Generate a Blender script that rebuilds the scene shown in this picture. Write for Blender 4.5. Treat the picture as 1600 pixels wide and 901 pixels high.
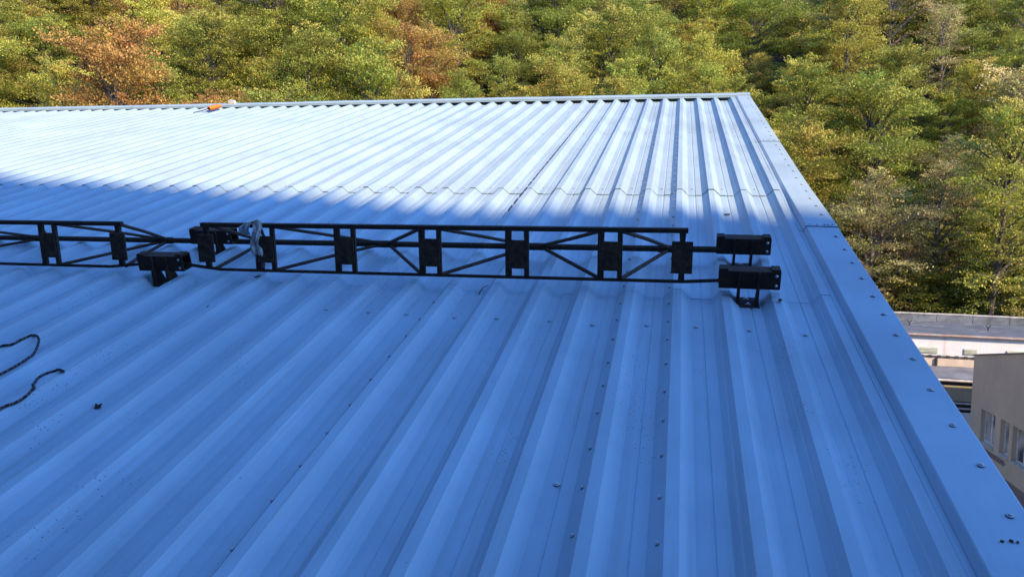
import bpy, math, random
import numpy as np
from mathutils import Matrix, Vector, noise

random.seed(7)
for o in list(bpy.data.objects):
    bpy.data.objects.remove(o)
scene = bpy.context.scene
COL = scene.collection
rad = math.radians

# ------------------------------------------------------------------ camera
CAM = Vector((0.0, -0.4716, 1.4513))
RIGHT = Vector((0.9754152, 0.21920512, 0.02267821))
DOWN = Vector((0.03711083, -0.06194866, -0.99738917))
FWD = Vector((-0.21722793, 0.97371016, -0.06856055))
FPX = 1128.41
cam_data = bpy.data.cameras.new('camera')
cam = bpy.data.objects.new('camera', cam_data)
COL.objects.link(cam)
m = Matrix.Identity(4)
for r in range(3):
    m[r][0] = RIGHT[r]; m[r][1] = -DOWN[r]; m[r][2] = -FWD[r]; m[r][3] = CAM[r]
cam.matrix_world = m
cam_data.sensor_width = 36.0
cam_data.lens = FPX / 1600 * 36.0
cam_data.clip_start = 0.05
cam_data.clip_end = 5000
scene.camera = cam
scene.render.resolution_x = 1024
scene.render.resolution_y = 576

# ------------------------------------------------------------------ light
SUN_AZ = 53.0      # degrees to the right of straight behind the camera's rib direction
SUN_EL = 34.0
S = Vector((math.sin(rad(SUN_AZ)) * math.cos(rad(SUN_EL)), -math.cos(rad(SUN_AZ)) * math.cos(rad(SUN_EL)), math.sin(rad(SUN_EL))))
world = bpy.data.worlds.new('World')
scene.world = world
world.use_nodes = True
wn = world.node_tree
sky = wn.nodes.new('ShaderNodeTexSky')
sky.sky_type = 'NISHITA'
sky.sun_disc = False
sky.sun_elevation = rad(SUN_EL)
sky.sun_rotation = math.atan2(S.x, S.y)
sky.altitude = 600
sky.air_density = 1.0
sky.dust_density = 0.25
sky.ozone_density = 10.0
wn.links.new(sky.outputs[0], wn.nodes['Background'].inputs[0])
wn.nodes['Background'].inputs[1].default_value = 0.15
sun_data = bpy.data.lights.new('sun', 'SUN')
sun_data.energy = 2.15
sun_data.angle = rad(0.53)
sun_data.color = (1.0, 0.74, 0.45)
sun = bpy.data.objects.new('sun', sun_data)
COL.objects.link(sun)
sun.rotation_euler = S.to_track_quat('Z', 'Y').to_euler()
vs = scene.view_settings
vs.view_transform = 'Standard'
vs.look = 'None'
vs.exposure = 1.80
vs.gamma = 1.0
vs.use_curve_mapping = False
scene.cycles.max_bounces = 5
scene.cycles.diffuse_bounces = 3
scene.cycles.glossy_bounces = 2
scene.cycles.transmission_bounces = 3

# ------------------------------------------------------------------ roof frame
PHI = rad(18.0)
CP, SP = math.cos(PHI), math.sin(PHI)
def W(u, v, n):
    """roof coordinates (across, up the slope, off the sheet) -> world"""
    return (u, v * CP - n * SP, v * SP + n * CP)
GROUND = -10.5

# ------------------------------------------------------------------ helpers
def tag(o, label=None, cat=None, group=None, kind=None):
    if label: o['label'] = label
    if cat: o['category'] = cat
    if group: o['group'] = group
    if kind: o['kind'] = kind
    return o
def empty(name, loc):
    o = bpy.data.objects.new(name, None)
    o.empty_display_size = 0.2
    COL.objects.link(o)
    o.location = loc
    return o
def link(name, me, parent=None, loc=(0, 0, 0), rot=None):
    o = bpy.data.objects.new(name, me)
    COL.objects.link(o)
    if parent: o.parent = parent
    o.location = loc
    if rot: o.rotation_euler = rot
    return o
class MB:
    """collects world-space faces and links them as one mesh"""
    def __init__(s):
        s.v = []; s.f = []; s.mi = []
    def face(s, pts, mi=0):
        b = len(s.v); s.v += [tuple(p) for p in pts]; s.f.append(tuple(range(b, b + len(pts)))); s.mi.append(mi)
    def grid(s, rows, mi=0, flip=False):
        b = len(s.v); w = len(rows[0])
        for r in rows: s.v += [tuple(p) for p in r]
        for j in range(len(rows) - 1):
            for i in range(w - 1):
                q = (b + j * w + i, b + j * w + i + 1, b + (j + 1) * w + i + 1, b + (j + 1) * w + i)
                s.f.append(q[::-1] if flip else q); s.mi.append(mi)
    def hexa(s, c, mi=0):
        """c: 8 corners, bottom ring then top ring"""
        b = len(s.v); s.v += [tuple(p) for p in c]
        for q in ((3, 2, 1, 0), (4, 5, 6, 7), (0, 1, 5, 4), (1, 2, 6, 5), (2, 3, 7, 6), (3, 0, 4, 7)):
            s.f.append(tuple(b + k for k in q)); s.mi.append(mi)
    def box(s, a, b, mi=0, T=None):
        T = T or (lambda x, y, z: (x, y, z))
        x0, y0, z0 = a; x1, y1, z1 = b
        s.hexa([T(*p) for p in ((x0, y0, z0), (x1, y0, z0), (x1, y1, z0), (x0, y1, z0), (x0, y0, z1), (x1, y0, z1), (x1, y1, z1), (x0, y1, z1))], mi)
    def tube(s, pts, r, k=8, mi=0, caps=True, ph=0.0):
        pts = [Vector(p) for p in pts]
        rs = r if isinstance(r, (list, tuple)) else [r] * len(pts)
        b = len(s.v); n = len(pts)
        prev = None
        for i, p in enumerate(pts):
            t = (pts[min(i + 1, n - 1)] - pts[max(i - 1, 0)]).normalized()
            if prev is None:
                a = t.cross(Vector((0, 0, 1)))
                if a.length < 0.1: a = t.cross(Vector((1, 0, 0)))
            else:
                a = prev - t * prev.dot(t)
            a.normalize(); prev = a
            c = t.cross(a)
            for j in range(k):
                g = ph + 2 * math.pi * j / k
                s.v.append(tuple(p + (a * math.cos(g) + c * math.sin(g)) * rs[i]))
        for i in range(n - 1):
            for j in range(k):
                s.f.append((b + i * k + j, b + i * k + (j + 1) % k, b + (i + 1) * k + (j + 1) % k, b + (i + 1) * k + j)); s.mi.append(mi)
        if caps:
            s.f.append(tuple(b + j for j in range(k))[::-1]); s.mi.append(mi)
            s.f.append(tuple(b + (n - 1) * k + j for j in range(k))); s.mi.append(mi)
    def lathe(s, prof, k=10, mi=0, T=None):
        """prof: (radius, height, material) rings about z"""
        T = T or (lambda x, y, z: (x, y, z))
        b = len(s.v)
        for r, h, _ in prof:
            for j in range(k):
                g = 2 * math.pi * j / k
                s.v.append(T(r * math.cos(g), r * math.sin(g), h))
        for i in range(len(prof) - 1):
            for j in range(k):
                s.f.append((b + i * k + j, b + i * k + (j + 1) % k, b + (i + 1) * k + (j + 1) % k, b + (i + 1) * k + j)); s.mi.append(prof[i][2])
        s.f.append(tuple(b + (len(prof) - 1) * k + j for j in range(k))); s.mi.append(prof[-1][2])
    def mesh(s, name, mats, origin=(0, 0, 0), smooth=False):
        me = bpy.data.meshes.new(name)
        ox, oy, oz = origin
        me.from_pydata([(x - ox, y - oy, z - oz) for x, y, z in s.v], [], s.f)
        for mt in (mats if isinstance(mats, (list, tuple)) else [mats]): me.materials.append(mt)
        me.polygons.foreach_set('material_index', s.mi)
        if smooth: me.polygons.foreach_set('use_smooth', [True] * len(s.f))
        me.update()
        return me
    def build(s, name, mats, parent=None, origin=None, smooth=False):
        if origin is None:
            origin = tuple(parent.location) if parent and parent.parent is None else (tuple(parent.parent.location) if parent else (0, 0, 0))
        return link(name, s.mesh(name, mats, origin, smooth), parent)

# ------------------------------------------------------------------ materials
def new_mat(name):
    mt = bpy.data.materials.new(name); mt.use_nodes = True
    nt = mt.node_tree
    return mt, nt, nt.nodes['Principled BSDF']
def N(nt, kind, **kw):
    nd = nt.nodes.new(kind)
    for k, v in kw.items():
        if k == 'inp':
            for a, b in v.items(): nd.inputs[a].default_value = b
        else: setattr(nd, k, v)
    return nd
def ramp(nt, stops, interp='LINEAR'):
    r = nt.nodes.new('ShaderNodeValToRGB'); r.color_ramp.interpolation = interp
    e = r.color_ramp.elements
    while len(e) < len(stops): e.new(0.5)
    for k, (p, c) in enumerate(stops):
        e[k].position = p; e[k].color = (*c, 1) if len(c) == 3 else c
    return r
def mixc(nt, fac, a, b, mode='MIX'):
    mx = nt.nodes.new('ShaderNodeMix'); mx.data_type = 'RGBA'; mx.blend_type = mode
    for s_, val in ((0, fac), (6, a), (7, b)):
        if hasattr(val, 'is_linked'): nt.links.new(val, mx.inputs[s_])
        elif isinstance(val, (int, float)): mx.inputs[s_].default_value = val
        else: mx.inputs[s_].default_value = (*val, 1)
    return mx.outputs[2]
def plain(name, col, rough=0.6, metal=0.0, var=0.18, scale=6.0, bump=0.0, col2=None, spec=0.5):
    """colour broken by noise at two scales"""
    mt, nt, b = new_mat(name)
    tc = N(nt, 'ShaderNodeTexCoord')
    n1 = N(nt, 'ShaderNodeTexNoise', inp={'Scale': scale, 'Detail': 6.0, 'Roughness': 0.65})
    nt.links.new(tc.outputs['Object'], n1.inputs['Vector'])
    c2 = col2 or tuple(c * (1 - 2 * var) for c in col)
    r = ramp(nt, [(0.32, c2), (0.68, tuple(min(1, c * (1 + var)) for c in col))])
    nt.links.new(n1.outputs[0], r.inputs[0])
    nt.links.new(r.outputs[0], b.inputs['Base Color'])
    b.inputs['Roughness'].default_value = rough
    b.inputs['Metallic'].default_value = metal
    b.inputs['Specular IOR Level'].default_value = spec
    if bump:
        n2 = N(nt, 'ShaderNodeTexNoise', inp={'Scale': scale * 8, 'Detail': 4.0})
        nt.links.new(tc.outputs['Object'], n2.inputs['Vector'])
        bp = N(nt, 'ShaderNodeBump', inp={'Strength': bump, 'Distance': 0.02})
        nt.links.new(n2.outputs[0], bp.inputs['Height']); nt.links.new(bp.outputs[0], b.inputs['Normal'])
    return mt

def sheet_material(name, dirt=1.0):
    """pale blue-grey coil-coated steel with dust, run-off streaks, specks of grit and lichen"""
    mt, nt, b = new_mat(name)
    L = nt.links.new
    tc = N(nt, 'ShaderNodeTexCoord')
    mp = N(nt, 'ShaderNodeMapping'); mp.inputs['Rotation'].default_value = (-PHI, 0, 0)
    L(tc.outputs['Object'], mp.inputs[0])                      # x across, y up the slope
    base = (0.355, 0.498, 0.605)
    big = N(nt, 'ShaderNodeTexNoise', inp={'Scale': 1.3, 'Detail': 5.0, 'Roughness': 0.6})
    L(mp.outputs[0], big.inputs['Vector'])
    rb = ramp(nt, [(0.35, tuple(c * 0.86 for c in base)), (0.65, tuple(c * 1.04 for c in base))])
    L(big.outputs[0], rb.inputs[0])
    st = N(nt, 'ShaderNodeMapping'); st.inputs['Scale'].default_value = (26, 0.9, 26)
    L(mp.outputs[0], st.inputs[0])
    sn = N(nt, 'ShaderNodeTexNoise', inp={'Scale': 1.0, 'Detail': 4.0, 'Roughness': 0.6})
    L(st.outputs[0], sn.inputs['Vector'])
    rs = ramp(nt, [(0.52, (0, 0, 0)), (0.80, (0.42 * dirt,) * 3)])
    L(sn.outputs[0], rs.inputs[0])
    c1 = mixc(nt, rs.outputs[0], rb.outputs[0], (0.27, 0.29, 0.30))
    # specks of grit, only inside scattered patches
    vo = N(nt, 'ShaderNodeTexVoronoi', inp={'Scale': 62.0, 'Randomness': 1.0})
    L(mp.outputs[0], vo.inputs['Vector'])
    near = N(nt, 'ShaderNodeMath', operation='LESS_THAN'); near.inputs[1].default_value = 0.20
    L(vo.outputs['Distance'], near.inputs[0])
    sepc = N(nt, 'ShaderNodeSeparateColor'); L(vo.outputs['Color'], sepc.inputs[0])
    pick = N(nt, 'ShaderNodeMath', operation='GREATER_THAN'); pick.inputs[1].default_value = 0.42
    L(sepc.outputs[0], pick.inputs[0])
    pm = N(nt, 'ShaderNodeMapping'); pm.inputs['Scale'].default_value = (2.6, 1.5, 2.6)
    L(mp.outputs[0], pm.inputs[0])
    pn = N(nt, 'ShaderNodeTexNoise', inp={'Scale': 1.0, 'Detail': 3.0, 'Roughness': 0.55}); L(pm.outputs[0], pn.inputs['Vector'])
    patch = N(nt, 'ShaderNodeMath', operation='GREATER_THAN'); patch.inputs[1].default_value = 0.595
    L(pn.outputs[0], patch.inputs[0])
    m1 = N(nt, 'ShaderNodeMath', operation='MULTIPLY'); L(near.outputs[0], m1.inputs[0]); L(pick.outputs[0], m1.inputs[1])
    m2 = N(nt, 'ShaderNodeMath', operation='MULTIPLY'); L(m1.outputs[0], m2.inputs[0]); L(patch.outputs[0], m2.inputs[1])
    m3 = N(nt, 'ShaderNodeMath', operation='MULTIPLY'); L(m2.outputs[0], m3.inputs[0]); m3.inputs[1].default_value = 0.62 * dirt
    c2 = mixc(nt, m3.outputs[0], c1, (0.07, 0.08, 0.09))
    L(c2, b.inputs['Base Color'])
    rr = ramp(nt, [(0.3, (0.44,) * 3), (0.7, (0.56,) * 3)]); L(big.outputs[0], rr.inputs[0])
    L(rr.outputs[0], b.inputs['Roughness'])
    b.inputs['Specular IOR Level'].default_value = 0.28
    fine = N(nt, 'ShaderNodeTexNoise', inp={'Scale': 5.0, 'Detail': 3.0}); L(mp.outputs[0], fine.inputs['Vector'])
    bp = N(nt, 'ShaderNodeBump', inp={'Strength': 0.05, 'Distance': 0.012}); L(fine.outputs[0], bp.inputs['Height'])
    L(bp.outputs[0], b.inputs['Normal'])
    return mt
M = {}
M['sheet'] = sheet_material('painted_roof_sheet')
M['flash'] = sheet_material('painted_flashing', 0.35)
M['steel'] = plain('zinc_screw', (0.45, 0.46, 0.48), 0.35, 0.9, 0.1, 60)
M['screw_paint'] = plain('painted_screw_head', (0.50, 0.54, 0.60), 0.4, 0.0, 0.06, 60)
M['rubber'] = plain('rubber_washer', (0.09, 0.09, 0.10), 0.7)
M['rust'] = plain('rusty_dark_steel', (0.018, 0.017, 0.017), 0.75, 0.0, 0.2, 22, 0.3, (0.075, 0.038, 0.020), 0.3)
M['rust_plate'] = plain('rusty_dark_plate', (0.014, 0.013, 0.013), 0.8, 0.0, 0.2, 30, 0.3, (0.11, 0.066, 0.036), 0.3)
M['tape'] = plain('black_gap_strip', (0.02, 0.022, 0.025), 0.6)
M['clad'] = plain('wall_cladding', (0.5, 0.53, 0.55), 0.5)

# ------------------------------------------------------------------ ground and hills
def noise2(x, y, s, seed=0.0):
    return noise.fractal(Vector((x / s + seed, y / s - seed, seed * 1.7)), 1.0, 2.0, 4)
mt, nt, b = new_mat('yard_ground')
tc = N(nt, 'ShaderNodeTexCoord')
n1 = N(nt, 'ShaderNodeTexNoise', inp={'Scale': 0.25, 'Detail': 8.0, 'Roughness': 0.7}); nt.links.new(tc.outputs['Object'], n1.inputs['Vector'])
r = ramp(nt, [(0.3, (0.26, 0.24, 0.20)), (0.7, (0.46, 0.43, 0.37))]); nt.links.new(n1.outputs[0], r.inputs[0])
nt.links.new(r.outputs[0], b.inputs['Base Color']); b.inputs['Roughness'].default_value = 0.9
M['ground'] = mt
g = MB(); g.face([(-2000, -2000, GROUND), (2000, -2000, GROUND), (2000, 2000, GROUND), (-2000, 2000, GROUND)])
tag(g.build('ground', M['ground']), kind='structure')

mt, nt, b = new_mat('forest_floor')
tc = N(nt, 'ShaderNodeTexCoord')
n1 = N(nt, 'ShaderNodeTexNoise', inp={'Scale': 0.6, 'Detail': 9.0, 'Roughness': 0.7}); nt.links.new(tc.outputs['Object'], n1.inputs['Vector'])
r = ramp(nt, [(0.3, (0.018, 0.020, 0.008)), (0.5, (0.04, 0.030, 0.014)), (0.7, (0.075, 0.05, 0.022))]); nt.links.new(n1.outputs[0], r.inputs[0])
nt.links.new(r.outputs[0], b.inputs['Base Color']); b.inputs['Roughness'].default_value = 0.95
bp = N(nt, 'ShaderNodeBump', inp={'Strength': 0.6, 'Distance': 0.3}); nt.links.new(n1.outputs[0], bp.inputs['Height']); nt.links.new(bp.outputs[0], b.inputs['Normal'])
M['floor'] = mt

def slope_foot(x):                     # where the wooded slope starts
    return 51.5 if x > 4 else (51.5 + 0.42 * (x - 4) if x > -42 else 32.18 + 2.6 * (x + 42))  # slope turned in at far left to block low sky light
SLOPE = math.tan(rad(40))
def hill_z(x, y):
    d = y - slope_foot(x)
    mm = 1.0 if x > 4 else (0.92 if x > -42 else 0.375)
    z = GROUND + 1.2 + max(d, -3) * SLOPE * mm
    return max(GROUND - 0.5, z + noise2(x, y, 9.0, 3.1) * 0.8) if d > -3 else GROUND - 0.5
hb = MB(); rows = []
for j in range(64):
    t = -3.5 + j * 2.4 + max(0, j - 40) ** 1.9 * 0.45
    rows.append([(x, slope_foot(x) + t, hill_z(x, slope_foot(x) + t)) for x in np.linspace(-210, 130, 170)])
hb.grid(rows)
tag(hb.build('wooded_hillside', M['floor'], smooth=True), kind='structure')

# unseen ridge toward the sun, its crest shaped to throw shade over the lower roof
random.seed(3)
crest = []
T_SUN = 52.0
for k in range(260):
    u = -48 + k * 0.5
    v = 5.12 - 0.168 * (u - 0.6)
    p = Vector(W(u, v, 0.03)) + S * T_SUN
    bmp = 0.50 * noise.noise(Vector((u * 0.55, 1.3, 0.0))) + 0.35 * noise.noise(Vector((u * 1.15, 7.3, 0.0)))
    drop = 0.010 * max(0, u - 7) ** 1.75 + 0.012 * max(0, -26 - u) ** 1.6
    crest.append(p + Vector((0, 0, bmp - drop)))
sh = Vector((S.x, S.y, 0)).normalized()
hb = MB(); rows = []
for d, dz in ((90, -70), (30, -14), (4, -1.5), (0, 0), (-0.8, -1.2), (-5, -7), (-15, -20), (-30, -39), (-46, -58)):
    rows.append([(p.x + sh.x * d, p.y + sh.y * d, max(p.z + dz + (noise2(p.x, p.y + d, 6.0, 5) * 1.0 if d not in (0, -0.8) else 0), GROUND - 1)) for p in crest])
hb.grid(rows)
tag(hb.build('shade_hillside', M['floor']), kind='structure')

# ------------------------------------------------------------------ the hall with its sheet-metal roof
P = 0.25                 # rib spacing
U0 = 0.7735              # crown of the last rib
VR, VL1, VL2, VB = 11.70, 5.93, 3.72, -2.6
UL = U0 - 62 * P
hall = empty('industrial_hall', (-7.0, 4.5, GROUND))
tag(hall, 'large hall roofed in pale ribbed metal sheets, filling the foreground', 'building')
CW, SW, RH = 0.0435, 0.050, 0.050
def profile(i0, i1, left_edge, right_edge):
    """(u, n) points from rib i0's crown to rib i1's crown"""
    pts = []
    def rib_left(c):  return [(c - CW / 2 - SW, 0), (c - CW / 2 - SW * 0.55, RH * 0.45), (c - CW / 2 - SW * 0.45, RH * 0.51), (c - CW / 2, RH)]
    def rib_right(c): return [(c + CW / 2, RH), (c + CW / 2 + SW * 0.45, RH * 0.51), (c + CW / 2 + SW * 0.55, RH * 0.45), (c + CW / 2 + SW, 0)]
    c0 = U0 + i0 * P
    pts += [(c0 - CW / 2 - SW * left_edge, RH * (1 - left_edge)), (c0 - CW / 2, RH)]
    for i in range(i0, i1 + 1):
        c = U0 + i * P
        if i > i0: pts += rib_left(c)
        if i < i1:
            pts += rib_right(c)
            mid = c + P / 2
            pts += [(mid - 0.008, 0), (mid - 0.003, -0.0042), (mid + 0.003, -0.0042), (mid + 0.008, 0)]
    c1 = U0 + i1 * P
    pts += [(c1 + CW / 2, RH), (c1 + CW / 2 + SW * right_edge, RH * (1 - right_edge))]
    return pts
seams = [0, -3, -4] + list(range(-8, -62, -4)) + [-62]
sheets = {}
def make_sheet(i0, i1, va, vb, lift, sd):
    le, re = 0.85, 0.7
    pr = profile(i0, i1, le, re)
    nseg = max(6, int((vb - va) / 0.22))
    mb = MB(); rows = []
    rnd = random.Random(sd)
    lips = {}
    for j in range(nseg + 1):
        v = va + (vb - va) * j / nseg
        row = []
        for k, (u, n) in enumerate(pr):
            w = 0.0011 * noise.noise(Vector((u * 2.2, v * 1.1, sd * 0.37))) + 0.0006 * noise.noise(Vector((u * 9, v * 2.5, sd)))
            edge = 0.0
            if j == 0:                                     # the lower edge springs up unevenly over the sheet below
                rib = round((u - U0) / P)
                edge = (0.0030 + 0.0060 * max(0, noise.noise(Vector((rib * 0.9 + (0.35 if n > 0.01 else 0), sd, va))) + 0.25)) * (0.85 if va > 5 else 0.0)
            taper = 0.0022 * (k < 4) + 0.0                    # left edge laps over the next sheet's rib
            row.append(W(u, v, n + lift + w + edge + taper))
        rows.append(row)
    mb.grid(rows)
    # thickness of the lower edge
    low = rows[0]
    nrm = Vector((0, -SP, CP))
    mb.grid([[tuple(Vector(p) - nrm * 0.0009) for p in low], low])
    o = mb.build('roof_sheet', M['sheet'], hall)
    return o
cnt = 0
for ci, (va, vb, lift) in enumerate(((VB, VL2 + 0.16, 0.0), (VL2, VL1 + 0.16, 0.0012), (VL1, VR + 0.06, 0.0034))):
    for a, bb in zip(seams[1:], seams[:-1]):
        cnt += 1
        sheets[(ci, a)] = make_sheet(a, bb, va, vb, lift, cnt)
# narrow strip that runs on under the verge flashing
for ci, (va, vb, lift) in enumerate(((VB, VL2 + 0.16, 0.0), (VL2, VL1 + 0.16, 0.0012), (VL1, VR + 0.06, 0.0034))):
    mb = MB()
    c = U0
    pts = [(c + CW / 2 + SW * 0.72, RH * 0.28 - 0.001), (c + CW / 2 + SW, 0), (c + 0.22, 0)]
    mb.grid([[W(u, va, n + lift) for u, n in pts], [W(u, vb, n + lift) for u, n in pts]])
    mb.build('roof_sheet', M['sheet'], hall)

# verge flashing in three lapped lengths
flash = []
def flat_drop(v):                   # the upper lengths are pressed flatter onto the last rib
    t = min(1, max(0, (v - 4.95) / 1.3)); return 0.019 * t * t * (3 - 2 * t)
for va, vb, up in ((VB, 4.93, 0.0), (4.83, 8.02, 0.003), (7.94, VR + 0.02, 0.006)):
    mb = MB(); rows = []
    n_ = int((vb - va) / 0.25)
    for j in range(n_ + 1):
        v = va + (vb - va) * j / n_
        e = 0.003 if j == 0 else 0
        row = []
        fl = RH + (0.0034 if v >= VL1 else (0.0012 if v >= VL2 else 0.0)) + 0.0016 - up
        for u, n in ((0.7965, fl - 0.004), (0.797, fl), (0.819, fl), (0.8195, 0.0575), (0.834, 0.084), (0.838, 0.087), (0.93, 0.086), (1.024, 0.084), (1.029, 0.081), (1.031, -0.13), (1.024, -0.135)):
            w = 0.0030 * noise.noise(Vector((u * 4, v * 1.9, 4.2 + up * 100))) if u < 1.02 else 0
            u = u + (0.0025 * noise.noise(Vector((v * 1.3, 2.0, up * 300))) if u > 1.0 else 0)
            row.append(W(u, v, n + up + w + e - (flat_drop(v) if n > 0.07 else (flat_drop(v) * 0.1 if 0.056 < n else 0))))
        rows.append(row)
    mb.grid(rows)
    mb.grid([[tuple(Vector(p) - Vector((0, -SP, CP)) * 0.0018) for p in rows[0]], rows[0]])
    flash.append(mb.build('verge_flashing', M['flash'], hall))
# ridge flashing, resting on the rib crowns
cuts = [1.035, -2.4, -6.4, -10.4, UL - 0.1]
for k in range(4):
    mb = MB(); u1, u0_ = cuts[k], cuts[k + 1] - 0.06
    up = 0.003 * (k % 2)
    rows = []
    for q in range(13):
        u = u0_ + (u1 - u0_) * q / 12
        w = 0.003 * noise.noise(Vector((u * 1.3, 3.0, 8.0)))
        rows.append([W(u, v, n + up + w) for v, n in ((VR - 0.008, 0.0535), (VR, 0.056), (VR + 0.003, 0.087), (VR + 0.008, 0.0905), (VR + 0.20, 0.094), (VR + 0.205, -0.16))])
    mb.grid(rows)
    mb.build('ridge_flashing', M['flash'], hall)
# walls under the roof
xw0, xw1 = UL + 0.1, 1.0
ya, za = W(0, VB + 0.25, -0.16)[1:]
yb, zb = W(0, VR + 0.15, -0.16)[1:]
mb = MB()
mb.face([(xw1, ya, GROUND), (xw1, yb, GROUND), (xw1, yb, zb), (xw1, ya, za)])
mb.face([(xw0, ya, GROUND), (xw0, ya, za), (xw0, yb, zb), (xw0, yb, GROUND)])
mb.face([(xw0, ya, GROUND), (xw1, ya, GROUND), (xw1, ya, za), (xw0, ya, za)])
mb.face([(xw0, yb, GROUND), (xw0, yb, zb), (xw1, yb, zb), (xw1, yb, GROUND)])
mb.build('wall', M['clad'], hall)
mb = MB()       # roof deck under the sheets closes the hollow
mb.box((xw0, VB + 0.1, -0.15), (xw1, VR + 0.17, -0.02), T=W)
mb.build('roof_deck', M['rubber'], hall)

# screws
def screw_mesh(name, r):
    mb = MB()
    mb.lathe([(r * 1.0, 0.0, 1), (r * 1.02, 0.0015, 1), (r * 0.98, 0.0028, 0), (r * 0.62, 0.0042, 0), (r * 0.60, 0.0075, 0), (r * 0.45, 0.0088, 0)], 10)
    return mb.mesh(name, [M['screw_paint'], M['rubber']])
SC1 = screw_mesh('washer_screw', 0.0112)
SC2 = screw_mesh('stitch_screw', 0.0074)
def screw(u, v, n, par, me, tilt=0.0, lean=None):
    p = Vector(W(u, v, n)) - hall.location
    l = lean if lean is not None else random.uniform(-0.08, 0.08)
    o = link('screw', me, par, p)
    o.rotation_euler = (Matrix.Rotation(PHI, 3, 'X') @ Matrix.Rotation(tilt, 3, 'Y') @ Matrix.Rotation(l, 3, 'X')).to_euler()
    return o
random.seed(11)
v = 1.45
while v < VR - 0.1:
    par = flash[0] if v < 4.83 else (flash[1] if v < 7.94 else flash[2])
    screw(0.977 + random.uniform(-0.006, 0.006), v, 0.0865 + (0.003 if v > 4.83 else 0) + (0.003 if v > 7.94 else 0) - flat_drop(v), par, SC1)
    v += random.uniform(0.225, 0.262)
for v, us in ((4.862, (0.86, 0.905, 0.95, 1.0)), (7.98, (0.87, 0.92, 0.98))):
    for u in us: screw(u, v + random.uniform(-0.008, 0.008), 0.0905 + (0.003 if v > 6 else 0) - flat_drop(v), flash[1] if v < 6 else flash[2], SC2)
def course(v): return 0 if v < VL2 else (1 if v < VL1 else 2)
def sheet_at(v, u):
    i = (u - U0) / P
    for a, bb in zip(seams[1:], seams[:-1]):
        if a <= i < bb: return sheets[(course(v), a)]
    return sheets[(course(v), -3)]
# one in every valley near the laps and purlins
for vrow, n0, imin in ((3.335, 0.0, -12), (6.13, 0.0044, -20), (8.9, 0.0044, -14)):
    for i in range(-1, imin, -1):
        u = U0 + i * P + P / 2 - 0.025 + random.uniform(-0.016, 0.016)
        v = vrow + random.uniform(-0.02, 0.02)
        screw(u, v, n0 + 0.001, sheet_at(v, u), SC1 if vrow < 4 else SC2)
# stitch screws down the left flank of the lapped ribs
lean = math.atan2(RH, SW)
for i, v0, v1, st in ((-3, 1.5, 11.5, 0.225), (-4, 1.5, 11.5, 0.225), (-8, 1.5, 3.6, 0.215)):
    v = v0
    while v < v1:
        u = U0 + i * P - CW / 2 - SW * 0.36
        nn = RH * 0.64 + 0.0022 * (1 + course(v)) + 0.001
        screw(u, v, nn, sheet_at(v, u + 0.06), SC2, tilt=-lean * 0.8)
        v += st * random.uniform(0.9, 1.1)
u, v = [(-0.36, 2.01)][0]
screw(u, v, 0.001, sheet_at(v, u), SC1)
# dark strips standing in for the shaded gaps of the lap along one rib
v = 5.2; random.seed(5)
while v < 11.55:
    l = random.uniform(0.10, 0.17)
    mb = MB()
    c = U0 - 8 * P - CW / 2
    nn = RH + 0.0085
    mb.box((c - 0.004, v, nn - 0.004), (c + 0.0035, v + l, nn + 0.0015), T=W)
    mb.build('seam_gap_strip', M['tape'], sheet_at(v, c + 0.05))
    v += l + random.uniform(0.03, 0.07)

# ------------------------------------------------------------------ lattice snow guard on stand-off brackets
VN, VT, VP = 3.665, 3.712, 4.215          # near lower chord, upper chord, far pipe (up the slope)
def nN(u): return 0.119 + 0.0085 * u
def nT(u): return 0.386 + 0.0075 * u
def nP(u): return 0.116 + 0.0085 * u
def TW(t, u):                     # point of the near face between lower (0) and upper chord (1)
    return VN + (VT - VN) * t, nN(u) + (nT(u) - nN(u)) * t
def bar(mb, a, b_, w, h):
    """flat or square bar between two roof-space points"""
    A, B = Vector(W(*a)), Vector(W(*b_))
    t = (B - A).normalized()
    s_ = t.cross(Vector((0, -SP, CP)))
    if s_.length < 0.05: s_ = Vector((1, 0, 0))
    s_.normalize(); q = s_.cross(t)
    c = []
    for e in (A, B):
        c += [e - s_ * w / 2 - q * h / 2, e + s_ * w / 2 - q * h / 2, e + s_ * w / 2 + q * h / 2, e - s_ * w / 2 + q * h / 2]
    mb.hexa(c)
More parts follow.
